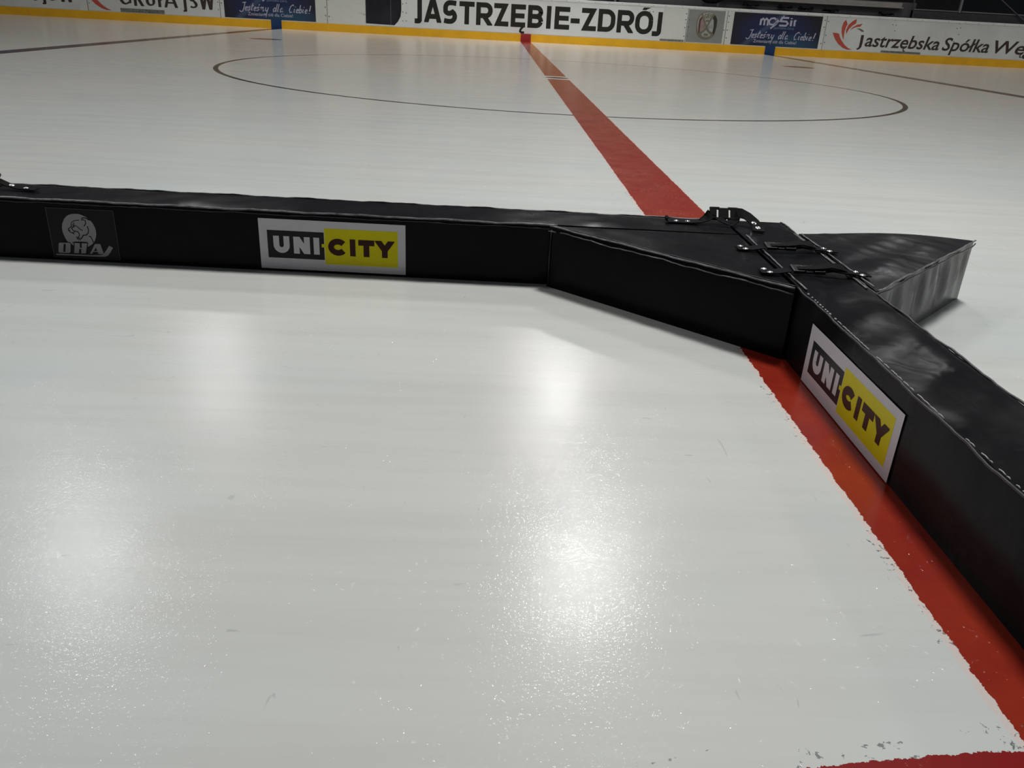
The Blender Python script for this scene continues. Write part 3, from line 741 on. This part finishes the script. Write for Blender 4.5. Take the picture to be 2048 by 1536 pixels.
P = [[(255, 1005), (525, 1010), (552, 1040), (550, 1250), (520, 1282), (255, 1278), (225, 1250), (232, 1035)],
     [(640, 1015), (800, 1018), (805, 1145), (855, 1145), (850, 1018), (1000, 1022), (965, 1290), (840, 1288), (845, 1175), (785, 1172), (775, 1285), (648, 1283), (665, 1040)],
     [(1210, 1035), (1355, 1038), (1450, 1300), (1310, 1302), (1285, 1250), (1160, 1245), (1135, 1300), (1078, 1295)],
     [(162, 1300), (600, 1315), (1100, 1330), (1340, 1328), (1430, 1310), (1500, 1230), (1595, 1080), (1700, 1135), (1620, 1270), (1560, 1345), (1490, 1375), (1300, 1378), (600, 1350), (165, 1335)]]
ol = []
for p in P[:3]: ol += stroke([oh(*q) for q in p], 46*k, closed=True)
layer('letter_outline', F2, ol, .00125, M_bd, bd, .0002)
layer('badge_lettering', F2, [[oh(*q) for q in p] for p in P], .0016, M_bg, bd, .0002)
for p in ([(365, 1040), (425, 1040), (412, 1250), (355, 1250)], [(1235, 1130), (1275, 1225), (1185, 1225)]): layer('letter_counter', F2, [[oh(*q) for q in p]], .0019, M_bd, bd, .0002)
# ---- next barrier unit to the left
e = empty('foam_barrier', (-3.72, front(-3.7)+.1, 0)); tag(e, 'plain black padded barrier joined end to end with the lion badge barrier', 'barrier', 'black padded barriers'); bpy.context.view_layer.update()
XN = -2.50
shade(pad('cover', [(-4.92, front(-4.92)), (XN, front(XN)), (XN, front(XN)+DY), (-4.92, front(-4.92)+DY)], M_vin, e, seed=5.))
welt('seam_welt', e, (-4.92, front(-4.92)), (XN, front(XN)), H-.001, .0030, M_welt, .0010, (0, -.004), seed=6)
welt('seam_welt', e, (-4.92, front(-4.92)+DY), (XN, front(XN)+DY), H, .0028, M_weltd, .0010, (0, .001), seed=7)
# ---- barrier running to the camera
XA, XB = -.048, .143
e = empty('foam_barrier', (.047, -10.45, 0)); tag(e, 'black padded barrier along the red line with UNI-CITY sticker on its side', 'barrier', 'black padded barriers'); bpy.context.view_layer.update()
shade(pad('cover', [(XA, -11.70), (XB, -11.70), (XB, -9.255), (XA, -9.255)], M_vin2, e, bulge={3: .0015, 1: .003}, top_w=.0022, seed=9.))
welt('seam_welt', e, (XA, -10.0), (XA, -11.70), H+.000, .0027, M_weltd, .0011, (-.003, 0), seed=3)
welt('seam_welt', e, (XA, -9.47), (XA, -10.03), H+.0035, .0026, M_welt, .0006, (.010, 0), seed=8)
welt('seam_welt', e, (XB, -11.70), (XB, -9.255), H+.001, .0028, M_weltd, .0012, (.001, 0), seed=5)
welt('seam_welt', e, (XB, -9.42), (XB, -9.99), H+.003, .0024, M_welt, .0006, (-.008, 0), seed=4, gaps=True)
mb = MB()
y = -9.99
while y > -11.6:
    k = random.random()
    if k < .75:
        l_ = random.uniform(.004, .010) if y > -10.25 else random.uniform(.008, .03)
        mb.tube([(XA+.002, y, H+.003), (XA+.002, y-l_/2, H+.0042), (XA+.002, y-l_, H+.003)], .0011 if y < -10.25 else .0019, 5)
    y -= random.uniform(.012, .030)
tag(mb.build('stitching', M_stitch, e, smooth=True), kind='stuff')
F3 = Frame((XA-.0032, -10.142, .003), (0, -1, 0), (0, 0, 1))
sticker(F3, .498/.473, .151/.165, e)
# ---- corner wedges
e = empty('foam_wedge', (-.25, -9.65, 0)); tag(e, 'black triangular corner pad filling the angle between both barriers, near side', 'pad', 'triangular corner pads'); bpy.context.view_layer.update()
WP = [(-.662, -9.452), (-.060, -10.008), (-.060, -9.459)]
shade(pad('cover', WP, M_vin, e, bulge={0: .006}, seed=12., top_w=.0012))
hy = Vector((WP[1][0]-WP[0][0], WP[1][1]-WP[0][1])).normalized(); on = Vector((hy.y, -hy.x))
if on.y > 0: on = -on
welt('seam_welt', e, WP[0], WP[1], H+.001, .0026, M_welt, .0007, tuple(on*.004), seed=1)
welt('seam_welt', e, WP[0], WP[1], H+.0025, .0016, M_weltd, .0007, tuple(on*-.006), seed=2)
welt('seam_welt', e, WP[0], WP[1], H-.0125, .0018, M_welt, .0016, tuple(on*.008), seed=5, gaps=True)
mb = MB(); mb.tube([(WP[0][0]+.004, WP[0][1]-.006, .004), (WP[0][0]+.002, WP[0][1]-.007, .1), (WP[0][0]+.004, WP[0][1]-.006, H-.01)], .0022, 6); mb.build('corner_seam', M_weltd, e, smooth=True)
e = empty('foam_wedge', (.35, -9.6, 0)); tag(e, 'black triangular corner pad with wrinkled pale-shining side, beyond the red-line barrier', 'pad', 'triangular corner pads'); bpy.context.view_layer.update()
VP = [(.155, -10.000), (.748, -9.392), (.155, -9.405)]
def pleat(u, v):
    s_ = u*12+.8*(v-.5)
    return (.0045*math.sin(s_*2.1)+.0035*math.sin(s_*4.3+1)+.0018*math.sin(s_*9.7+2))*(.45+.75*v)
def curve_back(u, v): return 0
o = pad('cover', VP, M_vin3, e, bulge={0: .003}, wall={0: pleat}, seed=20., top_w=.0022)
# the far edge of this pad bows outwards
for v_ in o.data.vertices:
    t = (v_.co.x-.152)/.596
    if 0 < t < 1:
        lo = -10.0+t*.608
        k = (v_.co.y-lo)/max(1e-4, (-9.405-lo)); v_.co.y += max(0, min(1, k))*.060*math.sin(PI*min(1, t)**1.35)
shade(o)
welt('seam_welt', e, VP[0], VP[1], H+.001, .0026, M_welt, .0012, (.004, -.004), seed=3)
welt('seam_welt', e, VP[0], VP[1], H-.010, .0022, M_weltd, .0014, (.006, -.006), seed=7)
welt('seam_welt', e, (.158, -9.42), (.158, -9.98), H+.004, .0022, M_welt, .0008, (0, 0), seed=9, gaps=True)

# ------------------------------------------------------------------ straps with side-release buckles
M_web = plain('webbing_black', (.006, .006, .0065), .8, spec=.08, var=.25, vscale=60, bumps=.6, bscale=400)
M_plastic = plain('buckle_plastic', (.022, .020, .019), .33, spec=.35)
M_rivet = plain('rivet_steel', (.62, .61, .62), .22, metal=1.)
def rivet_at(p, nrm, parent, r=.0088):
    q = Vector((0, 0, 1)).rotation_difference(Vector(nrm)).to_matrix().to_4x4()
    MB().lathe([(r, 0), (r, .0012), (r*.86, .0026), (r*.62, .0020), (r*.50, .0014), (r*.42, .0030), (r*.2, .0042)], 18, Matrix.Translation(p) @ q).build('rivet', M_rivet, parent, smooth=True)
def buckle(M, parent, Lh=.045, Wd=.026, th=.009):
    """side-release buckle around its own centre: length along x, width along y, M places it"""
    b = MB()
    def tb(x0, x1, y0, y1, z0, z1):
        n0 = len(b.v); b.box(x0, x1, y0, y1, z0, z1)
        for i in range(n0, len(b.v)): b.v[i] = M @ b.v[i]
    tb(-Lh*.36, Lh*.36, -Wd*.86, Wd*.86, -th*.55, th*.55)               # centre housing
    tb(-Lh*.22, Lh*.22, -Wd*.98, -Wd*.80, -th*.3, th*.3)               # release lip
    for s_ in (-1, 1):
        tb(min(s_*Lh, s_*Lh*.50), max(s_*Lh, s_*Lh*.50), -Wd, Wd, -th*.5, th*.5)      # end blocks
        tb(min(s_*Lh*.98, s_*Lh*.86), max(s_*Lh*.98, s_*Lh*.86), -Wd*.94, Wd*.94, -th*.62, th*.62)
        tb(min(s_*Lh*.56, s_*Lh*.30), max(s_*Lh*.56, s_*Lh*.30), Wd*.60, Wd, -th/2, th/2)
        tb(min(s_*Lh*.56, s_*Lh*.30), max(s_*Lh*.56, s_*Lh*.30), -Wd, -Wd*.60, -th/2, th/2)
    return b.build('buckle', M_plastic, parent, bevel=.0016)
def strap_thing(name, loc, label):
    e = empty(name, loc); tag(e, label, 'strap', 'buckled straps on the barriers'); bpy.context.view_layer.update(); return e
zt = H+.0068
# strap along the top of the long barrier, its buckle standing up
e = strap_thing('buckle_strap', (-.08, -9.33, H), 'black strap with a big buckle standing upright at the barrier end')
MB().ribbon([(-.268, -9.338, zt+.001), (-.20, -9.338, zt), (-.16, -9.337, zt+.003), (-.135, -9.330, zt+.014), (-.118, -9.322, zt+.030)], [(0, 1, 0)]*3+[(0, .8, .4), (0, .6, .8)], .036, .0028).build('webbing', M_web, e)
MB().ribbon([(-.040, -9.318, zt+.032), (-.022, -9.322, zt+.034), (-.002, -9.335, zt+.028), (.016, -9.355, zt+.016), (.022, -9.385, zt+.006), (.014, -9.43, zt+.001)], [(0, .6, .8), (.1, .7, .6), (.4, .7, .4), (.8, .5, .2), (1, .1, 0), (1, 0, 0)], .038, .0028).build('webbing', M_web, e)
MB().ribbon([(-.10, -9.335, zt+.018), (-.08, -9.352, zt+.010), (-.06, -9.356, zt+.003), (-.042, -9.345, zt+.012), (-.036, -9.335, zt+.022)], [(0, 1, .3)]*5, .030, .0026).build('webbing_tail', M_web, e)
Mb = Matrix.Translation((-.078, -9.318, H+.036)) @ Matrix.Rotation(math.radians(2), 4, 'Z') @ Matrix.Rotation(math.radians(62), 4, 'X')
buckle(Mb, e, Lh=.047, Wd=.0215)
rivet_at((-.238, -9.338, zt+.0020), (0, 0, 1), e); rivet_at((-.200, -9.338, zt+.0020), (0, 0, 1), e)
rivet_at((.012, -9.372, zt+.013), (.15, -.55, .8), e); rivet_at((.018, -9.403, zt+.0052), (0, -.3, 1), e)
MB().ribbon([(-.270, -9.338, zt+.002), (-.272, -9.338, zt+.012), (-.266, -9.338, zt+.016)], [(0, 1, 0)]*3, .036, .0028).build('webbing_end', M_web, e)
# straps over the barrier to the wedges
def cross_strap(yl, yr, label, xl=-.118, xr=.186, xb=.012, tilt=0.):
    e = strap_thing('buckle_strap', (.03, (yl+yr)/2, H), label)
    def Y(x): return yl+(yr-yl)*(x-xl)/(xr-xl)
    zz = H+.0085
    pts = [(xl, zz-.001), (-.075, zz-.0005), (-.055, zz+.003), (xb-.050, zz+.005)]
    MB().ribbon([(x, Y(x), z) for x, z in pts], [(0, 1, 0)]*4, .040, .0028).build('webbing', M_web, e)
    pts = [(xb+.038, zz+.006), (xb+.062, zz+.010), (xb+.090, zz+.006), (.135, zz+.004), (.152, zz+.001), (xr, zz-.001)]
    MB().ribbon([(x, Y(x), z) for x, z in pts], [(0, 1, 0)]*6, .040, .0028).build('webbing', M_web, e)
    MB().ribbon([(xb-.03, Y(xb), zz+.012), (xb+.02, Y(xb), zz+.014), (xb+.060, Y(xb), zz+.021), (xb+.088, Y(xb)+.006, zz+.018), (xb+.108, Y(xb)+.010, zz+.010)], [(0, 1, 0), (0, 1, 0), (0, 1, .1), (0, 1, .25), (0, 1, .2)], .034, .0026).build('webbing_tail', M_web, e)
    Mb = Matrix.Translation((xb, Y(xb), zz+.008)) @ Matrix.Rotation(tilt, 4, 'Z') @ Matrix.Rotation(math.radians(8), 4, 'X')
    buckle(Mb, e, Lh=.044, Wd=.021, th=.009)
    for x in (xl+.018, xr-.028):
        for s_ in (-1, 1): rivet_at((x+.004*s_, Y(x)-.0145*s_, zz+.0009), (0, 0, 1), e)
    return e
cross_strap(-9.652, -9.636, 'black strap with flat buckle crossing the red-line barrier, farther of two')
cross_strap(-9.888, -9.878, 'black strap with flat buckle crossing the red-line barrier, nearer of two')
# strap at the joint with the next barrier, far left
e = strap_thing('buckle_strap', (-2.50, -9.30, H), 'black strap with two rivets at the left joint of the long barrier')
MB().ribbon([(-2.345, -9.297, zt), (-2.40, -9.295, zt+.002), (-2.44, -9.290, zt+.010), (-2.475, -9.285, zt+.024)], [(0, 1, 0)]*4, .036, .0028).build('webbing', M_web, e)
MB().ribbon([(-2.55, -9.28, zt+.024), (-2.60, -9.285, zt+.006), (-2.68, -9.29, zt)], [(0, 1, 0)]*3, .036, .0028).build('webbing', M_web, e)
Mb = Matrix.Translation((-2.512, -9.283, H+.034)) @ Matrix.Rotation(math.radians(35), 4, 'X')
buckle(Mb, e, Lh=.044, Wd=.021)
rivet_at((-2.425, -9.292, zt+.0085), (.2, -.2, 1), e); rivet_at((-2.379, -9.297, zt+.0025), (0, 0, 1), e)
